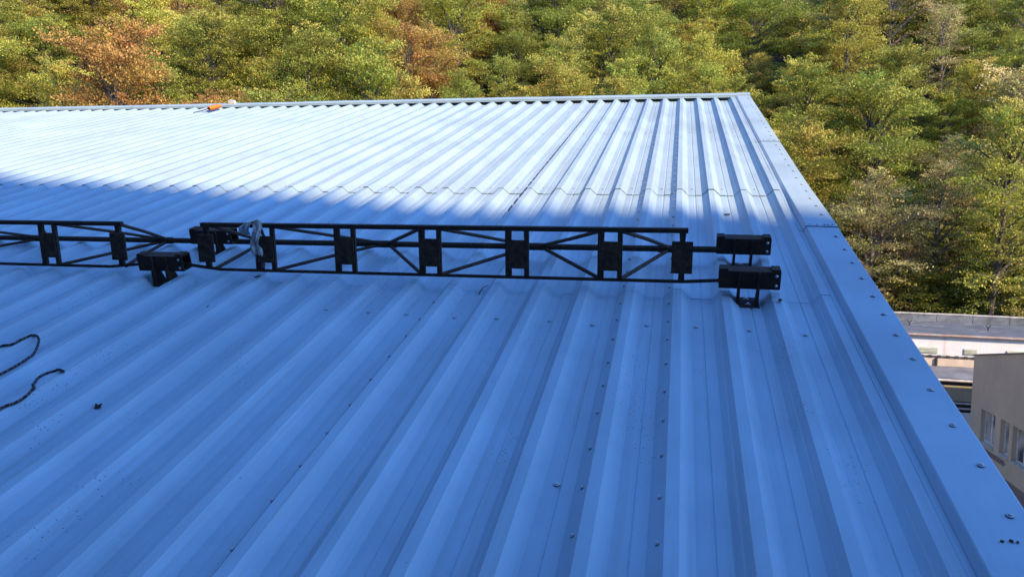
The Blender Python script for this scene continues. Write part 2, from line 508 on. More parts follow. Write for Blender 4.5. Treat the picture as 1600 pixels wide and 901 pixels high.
def truss(label, ul, ur, ends, pairs, braces, pipe, bn_pts, tops):
    t = empty('snow_guard_truss', W((ul + ur) / 2, VN, 0.0))
    tag(t, label, 'snow guard', 'lattice snow guards across the roof')
    mb = MB()                                              # upper chord: angle bar
    bar(mb, (tops[0], VT, nT(tops[0])), (tops[1], VT, nT(tops[1])), 0.024, 0.024)
    mb.build('upper_chord', M['rust'], t)
    mb = MB(); mb.tube([W(*p) for p in bn_pts], 0.0125, 4, ph=math.pi / 4); mb.build('lower_chord', M['rust'], t)
    mb = MB(); mb.tube([W(pipe[0], VP, nP(pipe[0])), W(pipe[1], VP, nP(pipe[1]))], 0.0195, 10)
    mb.build('pipe', M['rust'], t, smooth=False)
    for uc in pairs:
        for k, d in enumerate((-0.052, 0.050)):
            mb = MB()
            a, b_ = TW(0.03, uc), TW(0.97, uc)
            w = 0.034 if k == 0 else 0.026
            mb.hexa([W(uc + d - w / 2, a[0] - 0.010, a[1]), W(uc + d + w / 2, a[0] - 0.010, a[1]), W(uc + d + w / 2, a[0] + 0.010, a[1]), W(uc + d - w / 2, a[0] + 0.010, a[1]),
                     W(uc + d - w / 2, b_[0] - 0.010, b_[1]), W(uc + d + w / 2, b_[0] - 0.010, b_[1]), W(uc + d + w / 2, b_[0] + 0.010, b_[1]), W(uc + d - w / 2, b_[0] + 0.010, b_[1])])
            mb.build('post', M['rust'], t)
        mb = MB()
        a, b_ = TW(0.20, uc), TW(0.78, uc)
        x0, x1 = uc - 0.062, uc + 0.056
        mb.hexa([W(x0, a[0] - 0.018, a[1]), W(x1, a[0] - 0.018, a[1]), W(x1, a[0] - 0.0115, a[1]), W(x0, a[0] - 0.0115, a[1]),
                 W(x0, b_[0] - 0.018, b_[1]), W(x1, b_[0] - 0.018, b_[1]), W(x1, b_[0] - 0.0115, b_[1]), W(x0, b_[0] - 0.0115, b_[1])])
        mb.build('batten_plate', M['rust_plate'], t)
    for uc in ends:
        mb = MB()
        a, b_ = TW(0.03, uc), TW(0.97, uc)
        for lo, hi, w0, w1 in ((0.03, 0.25, 0.034, 0.028), (0.75, 0.97, 0.026, 0.036)):
            mb = MB()
            a, b_ = TW(lo, uc), TW(hi, uc)
            mb.hexa([W(uc - w0 / 2, a[0] - 0.011, a[1]), W(uc + w0 / 2, a[0] - 0.011, a[1]), W(uc + w0 / 2, a[0] + 0.011, a[1]), W(uc - w0 / 2, a[0] + 0.011, a[1]),
                     W(uc - w1 / 2, b_[0] - 0.011, b_[1]), W(uc + w1 / 2, b_[0] - 0.011, b_[1]), W(uc + w1 / 2, b_[0] + 0.011, b_[1]), W(uc - w1 / 2, b_[0] + 0.011, b_[1])])
            mb.build('post', M['rust'], t)
        mb = MB()
        a, b_ = TW(0.18, uc), TW(0.80, uc); x0, x1 = uc - 0.054, uc + 0.054
        mb.hexa([W(x0, a[0] - 0.020, a[1]), W(x1, a[0] - 0.020, a[1]), W(x1, a[0] - 0.010, a[1]), W(x0, a[0] - 0.010, a[1]),
                 W(x0, b_[0] - 0.020, b_[1]), W(x1, b_[0] - 0.020, b_[1]), W(x1, b_[0] - 0.010, b_[1]), W(x0, b_[0] - 0.010, b_[1])])
        mb.build('batten_plate', M['rust_plate'], t)
    for top, uc, un in braces:
        mb = MB()
        s_ = (uc, VT, nT(uc) - 0.008) if top else (uc, VN, nN(uc) + 0.006)
        e = (un, VP, nP(un) + (0.010 if top else -0.008))
        md = tuple((s_[k] * 0.5 + e[k] * 0.5) + (random.uniform(-0.004, 0.004)) for k in range(3))
        mb.tube([W(*s_), W(*md), W(*e)], 0.0112, 6)
        mb.build('brace', M['rust'], t)
    for un in sorted({b_[2] for b_ in braces}):
        mb = MB()
        mb.tube([W(un - 0.06, VP, nP(un)), W(un + 0.05, VP, nP(un))], 0.0235, 8)
        mb.build('joint_sleeve', M['rust'], t)
    return t
random.seed(21)
br = []
for k in (True, False):
    br += [(k, -2.74, -2.76), (k, -2.42, -2.72), (k, -2.33, -1.90), (k, -1.41, -1.82), (k, -1.29, -0.90), (k, -0.39, -0.80), (k, -0.275, -0.035)]
truss('dark rusty lattice snow guard, the long right one with a plastic rag tied to it', -2.83, 0.05, (-2.785, 0.041), (-2.389, -1.869, -1.348, -0.843, -0.333), br,
      (-3.05, 0.26), [(-2.98, VN, 0.130), (-2.86, VN, 0.112), (-2.70, VN, nN(-2.7)), (-0.4, VN, nN(-0.4)), (0.05, VN, nN(0.05)), (0.25, VN, 0.134)], (-2.815, 0.068))
br = []
for k in (True, False):
    br += [(k, -3.385, -3.50), (k, -3.87, -3.53), (k, -4.01, -4.50), (k, -5.04, -4.60), (k, -5.16, -5.60), (k, -6.10, -5.68)]
truss('dark rusty lattice snow guard cut off by the left edge of the picture', -6.4, -3.46, (-3.41, -6.36), (-3.94, -4.50, -5.09, -5.60, -6.05), br,
      (-6.50, -3.05), [(-6.5, VN, nN(-6.5)), (-3.5, VN, nN(-3.5)), (-3.2, VN, 0.120)], (-6.39, -3.375))
def bracket(uc, vc, label, skew):
    t = empty('snow_guard_bracket', W(uc, vc, 0.0))
    tag(t, label, 'bracket', 'stand-off brackets carrying the snow guards')
    q = lambda u, v, n: W(uc + u + 0.0 * n, vc + v + skew * u, n)
    mb = MB()                                   # folded channel: web, two flanges
    mb.box((-0.152, -0.034, 0.094), (0.152, -0.028, 0.190), T=q)
    mb.box((-0.152, -0.0279, 0.184), (0.152, 0.045, 0.190), T=q)
    mb.box((-0.152, -0.0279, 0.094), (0.152, 0.045, 0.100), T=q)
    mb.box((-0.152, 0.0451, 0.094), (0.152, 0.051, 0.190), T=q)
    mb.build('channel', M['rust'], t)
    for x in (-0.130, 0.128):
        mb = MB(); mb.box((x - 0.021, -0.030, 0.1905), (x + 0.021, 0.036, 0.201), T=q); mb.build('lug', M['rust'], t)
    for x in (-0.050, 0.046):
        mb = MB()
        mb.hexa([q(x - 0.005, -0.052, 0.004), q(x + 0.005, -0.052, 0.004), q(x + 0.005, 0.050, 0.004), q(x - 0.005, 0.050, 0.004),
                 q(x - 0.005, -0.0445, 0.186), q(x + 0.005, -0.0445, 0.186), q(x + 0.005, -0.0345, 0.186), q(x - 0.005, -0.0345, 0.186)])
        mb.hexa([q(x - 0.013, -0.056, 0.004), q(x + 0.004, -0.056, 0.004), q(x + 0.004, -0.0521, 0.004), q(x - 0.013, -0.0521, 0.004),
                 q(x - 0.008, -0.049, 0.150), q(x + 0.004, -0.049, 0.150), q(x + 0.004, -0.0446, 0.150), q(x - 0.008, -0.0446, 0.150)])
        mb.build('leg', M['rust'], t)
    mb = MB(); mb.box((-0.060, -0.064, 0.0005), (0.058, 0.070, 0.0055), T=q); mb.build('foot_plate', M['rust'], t)
    for x, y in ((0.0, -0.035), (-0.004, 0.038)):
        mb = MB(); T2 = lambda a, b2, c: q(x + a, y + b2, 0.0056 + c)
        mb.lathe([(0.014, 0, 0), (0.014, 0.003, 0), (0.009, 0.0032, 0), (0.009, 0.010, 0)], 6, T=T2); mb.build('bolt', M['steel'], t)
    for n_ in (0.168, 0.116):
        mb = MB(); T2 = lambda a, b2, c: q(0.130 + a, -0.0342 - c, n_ + b2)
        mb.lathe([(0.0085, 0, 0), (0.0085, 0.003, 0), (0.006, 0.006, 0)], 8, T=T2); mb.build('bolt', M['steel'], t)
    return t
bracket(0.386, 3.69, 'near steel bracket at the right end of the snow guard, lowest on the slope', 0.0)
bracket(0.396, 4.24, 'far steel bracket at the right end of the snow guard, behind the near one', 0.0)
bracket(-3.08, 3.64, 'near steel bracket in the gap between the two snow guards', 0.05)
bracket(-3.085, 4.17, 'far steel bracket behind the left end of the long snow guard', 0.05)

# ------------------------------------------------------------------ small things on the roof
M['rag'] = plain('dirty_plastic_film', (0.90, 0.90, 0.90), 0.35, 0, 0.08, 26, 0.5, (0.52, 0.52, 0.53))
mb = MB()
random.seed(2)
rw = []
# film looped round the upper chord and hanging down the front of the post
path = [(-0.050, 3.690, 0.318), (-0.060, 3.683, 0.340), (-0.052, 3.680, 0.368), (-0.030, 3.690, 0.392), (0.000, 3.712, 0.400), (0.026, 3.690, 0.393), (0.036, 3.676, 0.365), (0.030, 3.668, 0.335), (0.018, 3.660, 0.300), (0.016, 3.652, 0.272), (0.024, 3.646, 0.246), (0.028, 3.642, 0.222), (0.030, 3.642, 0.206)]
wid = [0.040, 0.064, 0.070, 0.055, 0.050, 0.052, 0.055, 0.052, 0.050, 0.060, 0.078, 0.080, 0.060]
for k, (du, v, n) in enumerate(path):
    row = []
    for j in range(17):
        s_ = (j / 16 - 0.5)
        fold = 0.020 * noise.noise(Vector((j * 0.33, k * 0.62, 2.0))) + 0.014 * noise.noise(Vector((j * 0.8, k * 1.3, 4.0))) + 0.004
        jag = 0.024 * noise.noise(Vector((j * 1.1, 5.0, 1.0))) if k in (0, len(path) - 1) else 0
        row.append(W(-2.445 + du + s_ * wid[k] + 0.008 * noise.noise(Vector((j * 0.5, k * 0.9, 7.0))), v - 0.012 + fold, n + jag + (0.016 * s_ if 2 < k < 6 else 0)))
    rw.append(row)
mb.grid(rw)
rag = mb.build('plastic_rag', M['rag'], origin=W(-2.445, 3.68, 0.3), smooth=True); rag.location = W(-2.445, 3.68, 0.3)
md = rag.modifiers.new('thick', 'SOLIDIFY'); md.thickness = 0.0015
tag(rag, 'torn whitish plastic rag caught on the long snow guard', 'rag')

# rope: two-tone braid
mt, nt, b = new_mat('braided_rope')
at = N(nt, 'ShaderNodeAttribute', attribute_name='strand')
nt.links.new(mixc(nt, at.outputs['Fac'], (0.012, 0.010, 0.014), (0.11, 0.105, 0.115)), b.inputs['Base Color'])
b.inputs['Roughness'].default_value = 0.85
M['rope'] = mt
def smooth_path(pts, n):
    pts = [Vector(p) for p in pts]; out = []
    for i in range(len(pts) - 1):
        p0, p1, p2, p3 = pts[max(i - 1, 0)], pts[i], pts[i + 1], pts[min(i + 2, len(pts) - 1)]
        for k in range(n):
            t = k / n
            out.append(0.5 * ((2 * p1) + (-p0 + p2) * t + (2 * p0 - 5 * p1 + 4 * p2 - p3) * t * t + (-p0 + 3 * p1 - 3 * p2 + p3) * t ** 3))
    out.append(pts[-1]); return out
def roof_n(u):
    x = abs(((u - U0 + P / 2) % P) - P / 2)
    return RH if x < CW / 2 else (RH * (1 - (x - CW / 2) / SW) if x < CW / 2 + SW else 0.0)
rp = [(-2.702, 2.407), (-2.744, 2.42), (-2.777, 2.397), (-2.785, 2.349), (-2.748, 2.281), (-2.712, 2.248), (-2.697, 2.176), (-2.701, 2.122), (-2.715, 2.079), (-2.73, 2.02), (-2.85, 1.93), (-3.05, 1.98), (-3.08, 2.15), (-3.01, 2.27), (-2.989, 2.342), (-2.986, 2.441), (-3.003, 2.527), (-3.055, 2.614), (-3.136, 2.71), (-3.197, 2.746), (-3.214, 2.684), (-3.216, 2.626), (-3.263, 2.604), (-3.33, 2.53), (-3.5, 2.48), (-3.7, 2.52)]
sp = smooth_path([(u, v, 0) for u, v in rp], 16)
for _ in range(1):
    hs = [max(roof_n(p.x), 0.044) for p in sp]
    for _ in range(14):
        hs = [max(roof_n(sp[i].x), 0.040, (hs[max(i - 1, 0)] + hs[i] + hs[min(i + 1, len(hs) - 1)]) / 3) for i in range(len(hs))]
mb = MB()
rr = [0.0062 * (1 + 0.02 * math.sin(i * 1.7)) for i in range(len(sp))]
rr[0] = 0.004
mb.tube([W(p.x, p.y, hs[i] + 0.0095) for i, p in enumerate(sp)], rr, 8)
o0 = W(-2.8, 2.4, 0.0)
rope = mb.build('rope', M['rope'], origin=o0); rope.location = o0
at = rope.data.attributes.new('strand', 'FLOAT', 'FACE')
vals = []
for i in range(len(sp) - 1):
    for j in range(8):
        vals.append(1.0 if ((i * 2 + j) % 8 in (0, 1, 2) and (i // 2) % 3 != 2) else 0.0)
vals += [0, 0]
at.data.foreach_set('value', vals)
tag(rope, 'black and white braided rope lying on the shaded sheets at the left', 'rope')

# dark clump, leaves, twig
M['litter'] = plain('dry_litter', (0.075, 0.045, 0.030), 0.9, 0, 0.3, 40)
M['leaf_litter'] = plain('dead_leaf', (0.10, 0.065, 0.035), 0.8, 0, 0.3, 40)
def blob(name, u, v, n, s, label, cat, seed, mat, group=None, flat=0.55):
    mb = MB(); rnd = random.Random(seed)
    K, J = 9, 6
    rows = []
    for j in range(J + 1):
        th = math.pi * j / J; row = []
        for k in range(K + 1):
            ph = 2 * math.pi * (k % K) / K
            d = Vector((math.sin(th) * math.cos(ph), math.sin(th) * math.sin(ph), math.cos(th)))
            r_ = s * (0.75 + 0.55 * noise.noise(d * 1.6 + Vector((seed, 0, 0))))
            row.append(W(u + d.x * r_, v + d.y * r_, n + max(d.z * r_ * flat, -s * 0.1) + s * 0.12))
        rows.append(row)
    mb.grid(rows)
    o0 = W(u, v, n)
    o = mb.build(name, mat, origin=o0); o.location = o0
    return tag(o, label, cat, group)
cl = blob('moss_clump', -2.386, 2.229, roof_n(-2.386), 0.016, 'small dark moss clump on the shaded roof right of the rope', 'moss', 4, M['litter'], flat=0.8)
mb = MB()
o0 = W(-2.386, 2.229, roof_n(-2.386)); n0 = roof_n(-2.386)
for a, b2, c in ((0.016, 0.012, 0.014), (-0.014, 0.012, 0.012), (0.022, -0.004, 0.010)):
    mb.tube([W(-2.386, 2.229, n0 + 0.004), W(-2.386 + a, 2.229 + b2, n0 + c)], [0.007, 0.004], 5)
s_ = link('sprig', mb.mesh('sprig', M['litter'], o0), cl)
def leaf(u, v, size, ang, label, seed):
    mb = MB(); rnd = random.Random(seed); rows = []
    n0 = roof_n(u)
    for j in range(7):
        t = j / 6; w = size * 0.42 * math.sin(math.pi * (0.08 + 0.86 * t)) * (1 + 0.3 * rnd.uniform(-1, 1)); row = []
        for k in (-1, -0.4, 0, 0.4, 1):
            x = (t - 0.5) * size * 1.5; y = k * w
            X = x * math.cos(ang) - y * math.sin(ang); Y = x * math.sin(ang) + y * math.cos(ang)
            z = 0.004 + size * (0.28 * abs(k) ** 1.5 + 0.25 * (t - 0.5) ** 2 + 0.10 * noise.noise(Vector((t * 3, k * 2, seed))) + 0.05)
            row.append(W(u + X, v + Y, n0 + z))
        rows.append(row)
    mb.grid(rows); mb.tube([W(u - size * 0.75 * math.cos(ang), v - size * 0.75 * math.sin(ang), n0 + 0.012), W(u - size * 1.2 * math.cos(ang), v - size * 1.2 * math.sin(ang), n0 + 0.02)], 0.0012, 4)
    o0 = W(u, v, n0)
    o = mb.build('dead_leaf', M['leaf_litter'], origin=o0); o.location = o0
    return tag(o, label, 'leaf', 'dead leaves on the roof')
leaf(-2.46, 3.66, 0.024, 0.6, 'curled dead leaf below the left end of the long snow guard', 1)
leaf(0.37, 5.36, 0.028, 0.15, 'dead leaf on the sheets above the right brackets, at the shade edge', 2)
leaf(0.535, 3.60, 0.026, 1.2, 'small dark dead leaf right of the near right bracket', 3)
leaf(-2.57, 3.30, 0.020, 2.0, 'tiny dead leaf below the gap between the snow guards, left of the others', 4)
leaf(-1.06, 4.62, 0.022, 0.4, 'dead leaf seen through the middle of the long snow guard', 5)
mb = MB(); o0 = W(-1.06, 3.70, 0.0)
mb.tube([W(-1.075, 3.66, roof_n(-1.075) + 0.003), W(-1.065, 3.72, roof_n(-1.065) + 0.02), W(-1.055, 3.80, roof_n(-1.055) + 0.006)], [0.003, 0.0025, 0.0012], 5)
tw = mb.build('twig', M['litter'], origin=o0); tw.location = o0
tag(tw, 'thin dark twig lying just below the middle of the long snow guard', 'twig')
mb = MB(); u, v = 0.07, 3.66
for k, (u, v, s_, lb) in enumerate(((0.912, 1.838, 0.0065, 'dark berry on the verge flashing, left of a touching pair'), (0.936, 1.843, 0.0075, 'larger dark berry in the middle of three on the verge flashing'), (0.951, 1.840, 0.0055, 'small dark berry, right one of three on the verge flashing'), (0.944, 1.735, 0.0085, 'dark berry alone in the bottom right corner of the flashing'))):
    blob('berry', u, v, 0.087, s_, lb, 'berry', 10 + k, M['litter'], 'dark berries on the verge flashing', 0.7)

# orange sack at the ridge and a white block behind it
M['orange'] = plain('orange_sack', (0.85, 0.22, 0.015), 0.55, 0, 0.12, 14)
M['white'] = plain('white_plaster_block', (0.62, 0.60, 0.56), 0.7)
sack = empty('orange_sack', W(-7.86, 11.3, RH)); tag(sack, 'small orange sack lying against the ridge at the left', 'sack')
mb = MB(); rows = []
for j in range(11):
    t = j / 10; row = []
    r_ = 0.047 * (math.sin(math.pi * min(1, 0.10 + t * 0.86)) ** 0.5)
    for k in range(13):
        g = 2 * math.pi * (k % 12) / 12
        rr_ = r_ * (1 + 0.2 * noise.noise(Vector((math.cos(g) * 1.5, math.sin(g) * 1.5, t * 5))))
        row.append(W(-7.88 + 0.02 * t + math.cos(g) * rr_ * 1.25, 11.22 + t * 0.34, RH + 0.046 + math.sin(g) * rr_ * 0.9))
    rows.append(row)
mb.grid(rows); mb.build('body', M['orange'], sack, smooth=True)
mb = MB(); mb.tube(smooth_path([W(-7.88, 11.21, RH + 0.05), W(-7.92, 11.12, RH + 0.03), W(-8.02, 11.08, RH + 0.012), W(-8.05, 11.02, RH + 0.010)], 6), 0.008, 6)
mb.build('cord', M['litter'], sack)
mb = MB(); mb.hexa([W(-7.87, 11.78, 0.0965), W(-7.74, 11.78, 0.0965), W(-7.74, 11.86, 0.0965), W(-7.87, 11.86, 0.0965), W(-7.86, 11.79, 0.165), W(-7.75, 11.79, 0.15), W(-7.755, 11.85, 0.15), W(-7.855, 11.85, 0.165)])
o0 = W(-7.8, 11.82, 0.0965); o = mb.build('white_block', M['white'], origin=o0); o.location = o0
tag(o, 'small white block standing on the ridge flashing above the orange sack', 'block')

# ------------------------------------------------------------------ neighbouring buildings on the right
def wallmat(name, col, dark, streak=True, rough=0.85):
    mt, nt, b = new_mat(name); L = nt.links.new
    tc = N(nt, 'ShaderNodeTexCoord')
    n1 = N(nt, 'ShaderNodeTexNoise', inp={'Scale': 0.7, 'Detail': 8.0, 'Roughness': 0.7}); L(tc.outputs['Object'], n1.inputs['Vector'])
    r = ramp(nt, [(0.3, tuple(c * 0.8 for c in col)), (0.65, col)]); L(n1.outputs[0], r.inputs[0])
    mp = N(nt, 'ShaderNodeMapping'); mp.inputs['Scale'].default_value = (2.2, 2.2, 0.10); L(tc.outputs['Object'], mp.inputs[0])
    n2 = N(nt, 'ShaderNodeTexNoise', inp={'Scale': 1.0, 'Detail': 6.0, 'Roughness': 0.7}); L(mp.outputs[0], n2.inputs['Vector'])
    r2 = ramp(nt, [(0.56, (0, 0, 0)), (0.76, (0.75,) * 3)]); L(n2.outputs[0], r2.inputs[0])
    L(mixc(nt, r2.outputs[0] if streak else 0.0, r.outputs[0], dark), b.inputs['Base Color'])
    b.inputs['Roughness'].default_value = rough
    n3 = N(nt, 'ShaderNodeTexNoise', inp={'Scale': 12.0, 'Detail': 6.0}); L(tc.outputs['Object'], n3.inputs['Vector'])
    bp = N(nt, 'ShaderNodeBump', inp={'Strength': 0.35, 'Distance': 0.02}); L(n3.outputs[0], bp.inputs['Height']); L(bp.outputs[0], b.inputs['Normal'])
    return mt
M['wwall'] = wallmat('white_render', (0.78, 0.79, 0.80), (0.50, 0.43, 0.36))
M['felt'] = plain('roofing_felt', (0.115, 0.135, 0.160), 0.9, 0, 0.22, 0.8, 0.3)
M['felt2'] = plain('parapet_felt', (0.18, 0.205, 0.23), 0.9, 0, 0.25, 1.5, 0.3)
M['redtrim'] = plain('rusty_red_trim', (0.30, 0.17, 0.13), 0.8, 0, 0.3, 3, 0, (0.50, 0.45, 0.40))
M['capwhite'] = plain('pale_coping', (0.55, 0.54, 0.51), 0.7, 0, 0.2, 3)
M['green'] = plain('pale_green_panel', (0.50, 0.54, 0.44), 0.6, 0, 0.1, 4)
M['dark'] = plain('dark_iron', (0.03, 0.03, 0.03), 0.7)
M['olive'] = wallmat('olive_door', (0.38, 0.33, 0.22), (0.28, 0.24, 0.17))
M['corr'] = plain('grey_fibre_cement', (0.17, 0.18, 0.20), 0.85, 0, 0.2, 1.2)
M['tan'] = plain('tan_render', (0.60, 0.50, 0.38), 0.85, 0, 0.15, 1.0)
M['taupe'] = wallmat('taupe_render', (0.66, 0.52, 0.35), (0.46, 0.36, 0.25))
M['brick'] = wallmat('bare_brick', (0.27, 0.20, 0.17), (0.14, 0.10, 0.085))
M['frame'] = plain('painted_window_frame', (0.80, 0.78, 0.74), 0.5)
mt, nt, b = new_mat('window_glass'); nz = N(nt, 'ShaderNodeTexNoise', inp={'Scale': 0.9, 'Detail': 1.0}); rz = ramp(nt, [(0.40, (0.05, 0.05, 0.045)), (0.55, (0.45, 0.42, 0.34)), (0.7, (0.6, 0.58, 0.52))]); tcg = N(nt, 'ShaderNodeTexCoord'); nt.links.new(tcg.outputs['Object'], nz.inputs['Vector']); nt.links.new(nz.outputs[0], rz.inputs[0]); nt.links.new(rz.outputs[0], b.inputs['Base Color']); b.inputs['Roughness'].default_value = 0.06; b.inputs['Specular IOR Level'].default_value = 0.9
M['glass'] = mt
fb = empty('white_workshop', (18, 44, GROUND))
tag(fb, 'long white workshop with a flat dark felt roof below the forest edge', 'building')
X0, X1, YF, YB = 5.0, 40.0, 41.4, 48.4
mb = MB(); mb.box((X0, YF, GROUND), (X1, YB - 0.01, -3.17)); mb.build('wall', M['wwall'], fb)
mb = MB(); mb.box((X0 - 0.1, YF - 0.18, -3.168), (X1 + 0.1, YB, -3.05)); mb.build('roof', M['felt'], fb)
random.seed(31)
mb = MB(); mb.box((X0 - 0.1, YF - 0.205, -3.12), (X1, YF - 0.182, -3.03)); mb.build('eave_trim', M['redtrim'], fb)
x = X0
while x < X1:
    w = random.choice((2.0, 2.3, 2.6))
    dz = random.uniform(-0.015, 0.015)
    mb = MB(); mb.box((x + 0.012, YB + 0.002, -3.2), (min(x + w, X1) - 0.012, YB + 0.22, -2.62 + dz)); mb.build('parapet_panel', M['felt2'], fb)
    mb = MB(); mb.box((x + 0.005, YB - 0.03, -2.612 + dz), (min(x + w, X1) - 0.006, YB + 0.26, -2.545 + dz)); mb.build('coping', M['capwhite'], fb)
    x += w
for x0, x1 in ((12.35, 13.77), (15.0, 15.62), (17.0, 18.2), (19.6, 20.8)):
    mb = MB(); mb.box((x0, YF - 0.05, -4.06), (x1, YF - 0.002, -3.75)); w_ = mb.build('vent_panel', M['green'], fb)
    mb = MB()
    for z in (-3.99, -3.91, -3.83): mb.box((x0 + 0.03, YF - 0.075, z - 0.02), (x1 - 0.03, YF - 0.052, z + 0.012))
    mb.build('louvre', M['green'], w_)
for x, y in ((13.5, 45.4), (17.15, 44.2), (21.5, 45.0)):
    mb = MB(); mb.tube([(x, y, -3.05), (x, y, -2.86)], 0.03, 6)
    mb.tube([(x, y, -2.88), (x - 0.12, y, -2.75)], 0.028, 6); mb.tube([(x, y, -2.88), (x + 0.12, y, -2.75)], 0.028, 6)
    mb.build('roof_outlet', M['dark'], fb)
for k in range(10):
    x = random.uniform(11, 26); y = random.uniform(42.3, 47.6); l = random.uniform(0.5, 1.6)
    mb = MB(); mb.tube(smooth_path([(x, y, -3.045), (x + l * 0.4, y + random.uniform(-0.12, 0.12), -3.03), (x + l, y + random.uniform(-0.1, 0.1), -3.045)], 4), 0.03, 5)
    mb.build('felt_blister', M['felt2'], fb)
# conduit with clips along the foot of the white wall
mb = MB(); mb.tube([(X0, YF - 0.10, -4.20), (X1, YF - 0.10, -4.24)], 0.04, 6); cd = mb.build('conduit', M['dark'], fb)
mb = MB()
for k in range(26): mb.box((10 + k * 0.42, YF - 0.09, -4.30), (10 + k * 0.42 + 0.14, YF - 0.003, -4.15))
mb.build('clip', M['corr'], cd)
# lean-to in front of it
lt = empty('lean_to_shed', (16, 39, GROUND))
tag(lt, 'low lean-to shed with grey corrugated roof in front of the white workshop', 'shed')
mb = MB()
xs = np.arange(X0, 26.0, 0.0885)
rows = []
for y, z in ((41.25, -4.70), (40.0, -4.86), (39.05, -4.99)):
    rows.append([(x, y, z + 0.025 * math.sin((x - X0) / 0.177 * 2 * math.pi)) for x in xs])
mb.grid(rows); mb.build('roof', M['corr'], lt)
mb = MB(); mb.box((X0, 41.26, -4.72), (26, 41.38, -4.32)); mb.build('flashing_band', M['tan'], lt)
mb = MB(); mb.box((13.62, 41.16, -4.70), (13.72, 41.25, -4.30)); mb.build('strap', M['dark'], lt)
mb = MB(); mb.tube([(X0, 38.97, -5.06), (26, 38.97, -5.08)], 0.065, 8); mb.build('gutter', M['capwhite'], lt)
mb = MB(); mb.box((X0, 39.1, -5.32), (26, 39.2, -5.1)); mb.build('beam', M['dark'], lt)
x = X0; k = 0
while x < 25.5:
    mb = MB(); mb.box((x + 0.01, 39.12, -6.12), (x + 1.38, 39.17, -5.325)); mb.build('panel', M['olive'], lt); x += 1.4
mb = MB(); mb.box((X0, 39.02, -6.24), (26, 39.10, -6.17)); mb.build('rail', M['capwhite'], lt)
mb = MB(); mb.box((X0, 39.02, -6.50), (26, 39.10, -6.42)); mb.build('rail', M['capwhite'], lt)
mb = MB(); mb.box((X0, 39.13, -6.66), (26, 39.2, -6.125)); mb.build('plinth_gap', M['dark'], lt)
mb = MB(); mb.box((X0, 39.05, GROUND), (26, 39.3, -6.665)); mb.build('wall', M['wwall'], lt)

# gable-ended building at the right edge
nb = empty('taupe_building', (19, 29.5, GROUND))
tag(nb, 'taupe rendered building with a row of recessed windows at the right edge', 'building')
XN = 14.0
ZR = lambda y: -3.53 + (37.3 - y) * 0.165
wins = [(34.62, 36.12), (33.27, 34.10), (31.55, 32.95), (29.9, 31.1), (28.3, 29.5), (26.7, 27.9), (25.1, 26.3), (23.5, 24.7)]
ZT, ZB_ = -5.80, -7.28
segs = []
mb = MB()
yR = 29.5
def ztop(y): return ZR(y) if y >= yR else ZR(yR) - (yR - y) * 0.165
ye = 21.7
def wq(ya_, yb_, za_, zb_, za2=None, zb2=None):
    """quad of the outer wall between two y, with given bottoms/tops"""
    mb.face([(XN, yb_, za_), (XN, ya_, za_), (XN, ya_, zb_), (XN, yb_, zb2 if zb2 is not None else zb_)])
edges = sorted({ye, 37.3, yR} | {e for w_ in wins for e in w_})
for a, c in zip(edges[:-1], edges[1:]):
    inside = any(w_[0] <= a and c <= w_[1] for w_ in wins)
    if inside:
        mb.face([(XN, c, ZT), (XN, a, ZT), (XN, a, ztop(a)), (XN, c, ztop(c))])
        mb.face([(XN, c, -8.2), (XN, a, -8.2), (XN, a, ZB_), (XN, c, ZB_)])
    else:
        mb.face([(XN, c, -8.2), (XN, a, -8.2), (XN, a, ztop(a)), (XN, c, ztop(c))])
D = 0.24
for a, c in wins:       # reveals
    mb.face([(XN, a, ZT), (XN, c, ZT), (XN + D, c, ZT), (XN + D, a, ZT)])
    mb.face([(XN, c, ZB_), (XN, a, ZB_), (XN + D, a, ZB_), (XN + D, c, ZB_)])
    mb.face([(XN, a, ZB_), (XN, a, ZT), (XN + D, a, ZT), (XN + D, a, ZB_)])
    mb.face([(XN, c, ZT), (XN, c, ZB_), (XN + D, c, ZB_), (XN + D, c, ZT)])
mb.face([(XN, ye, GROUND), (XN, ye, ztop(ye)), (30, ye, ztop(ye)), (30, ye, GROUND)])
mb.face([(XN, 37.3, ztop(37.3)), (XN, 37.3, -8.2), (30, 37.3, -8.2), (30, 37.3, ztop(37.3))])
mb.build('wall', M['taupe'], nb)
random.seed(8)
rows = -8.2
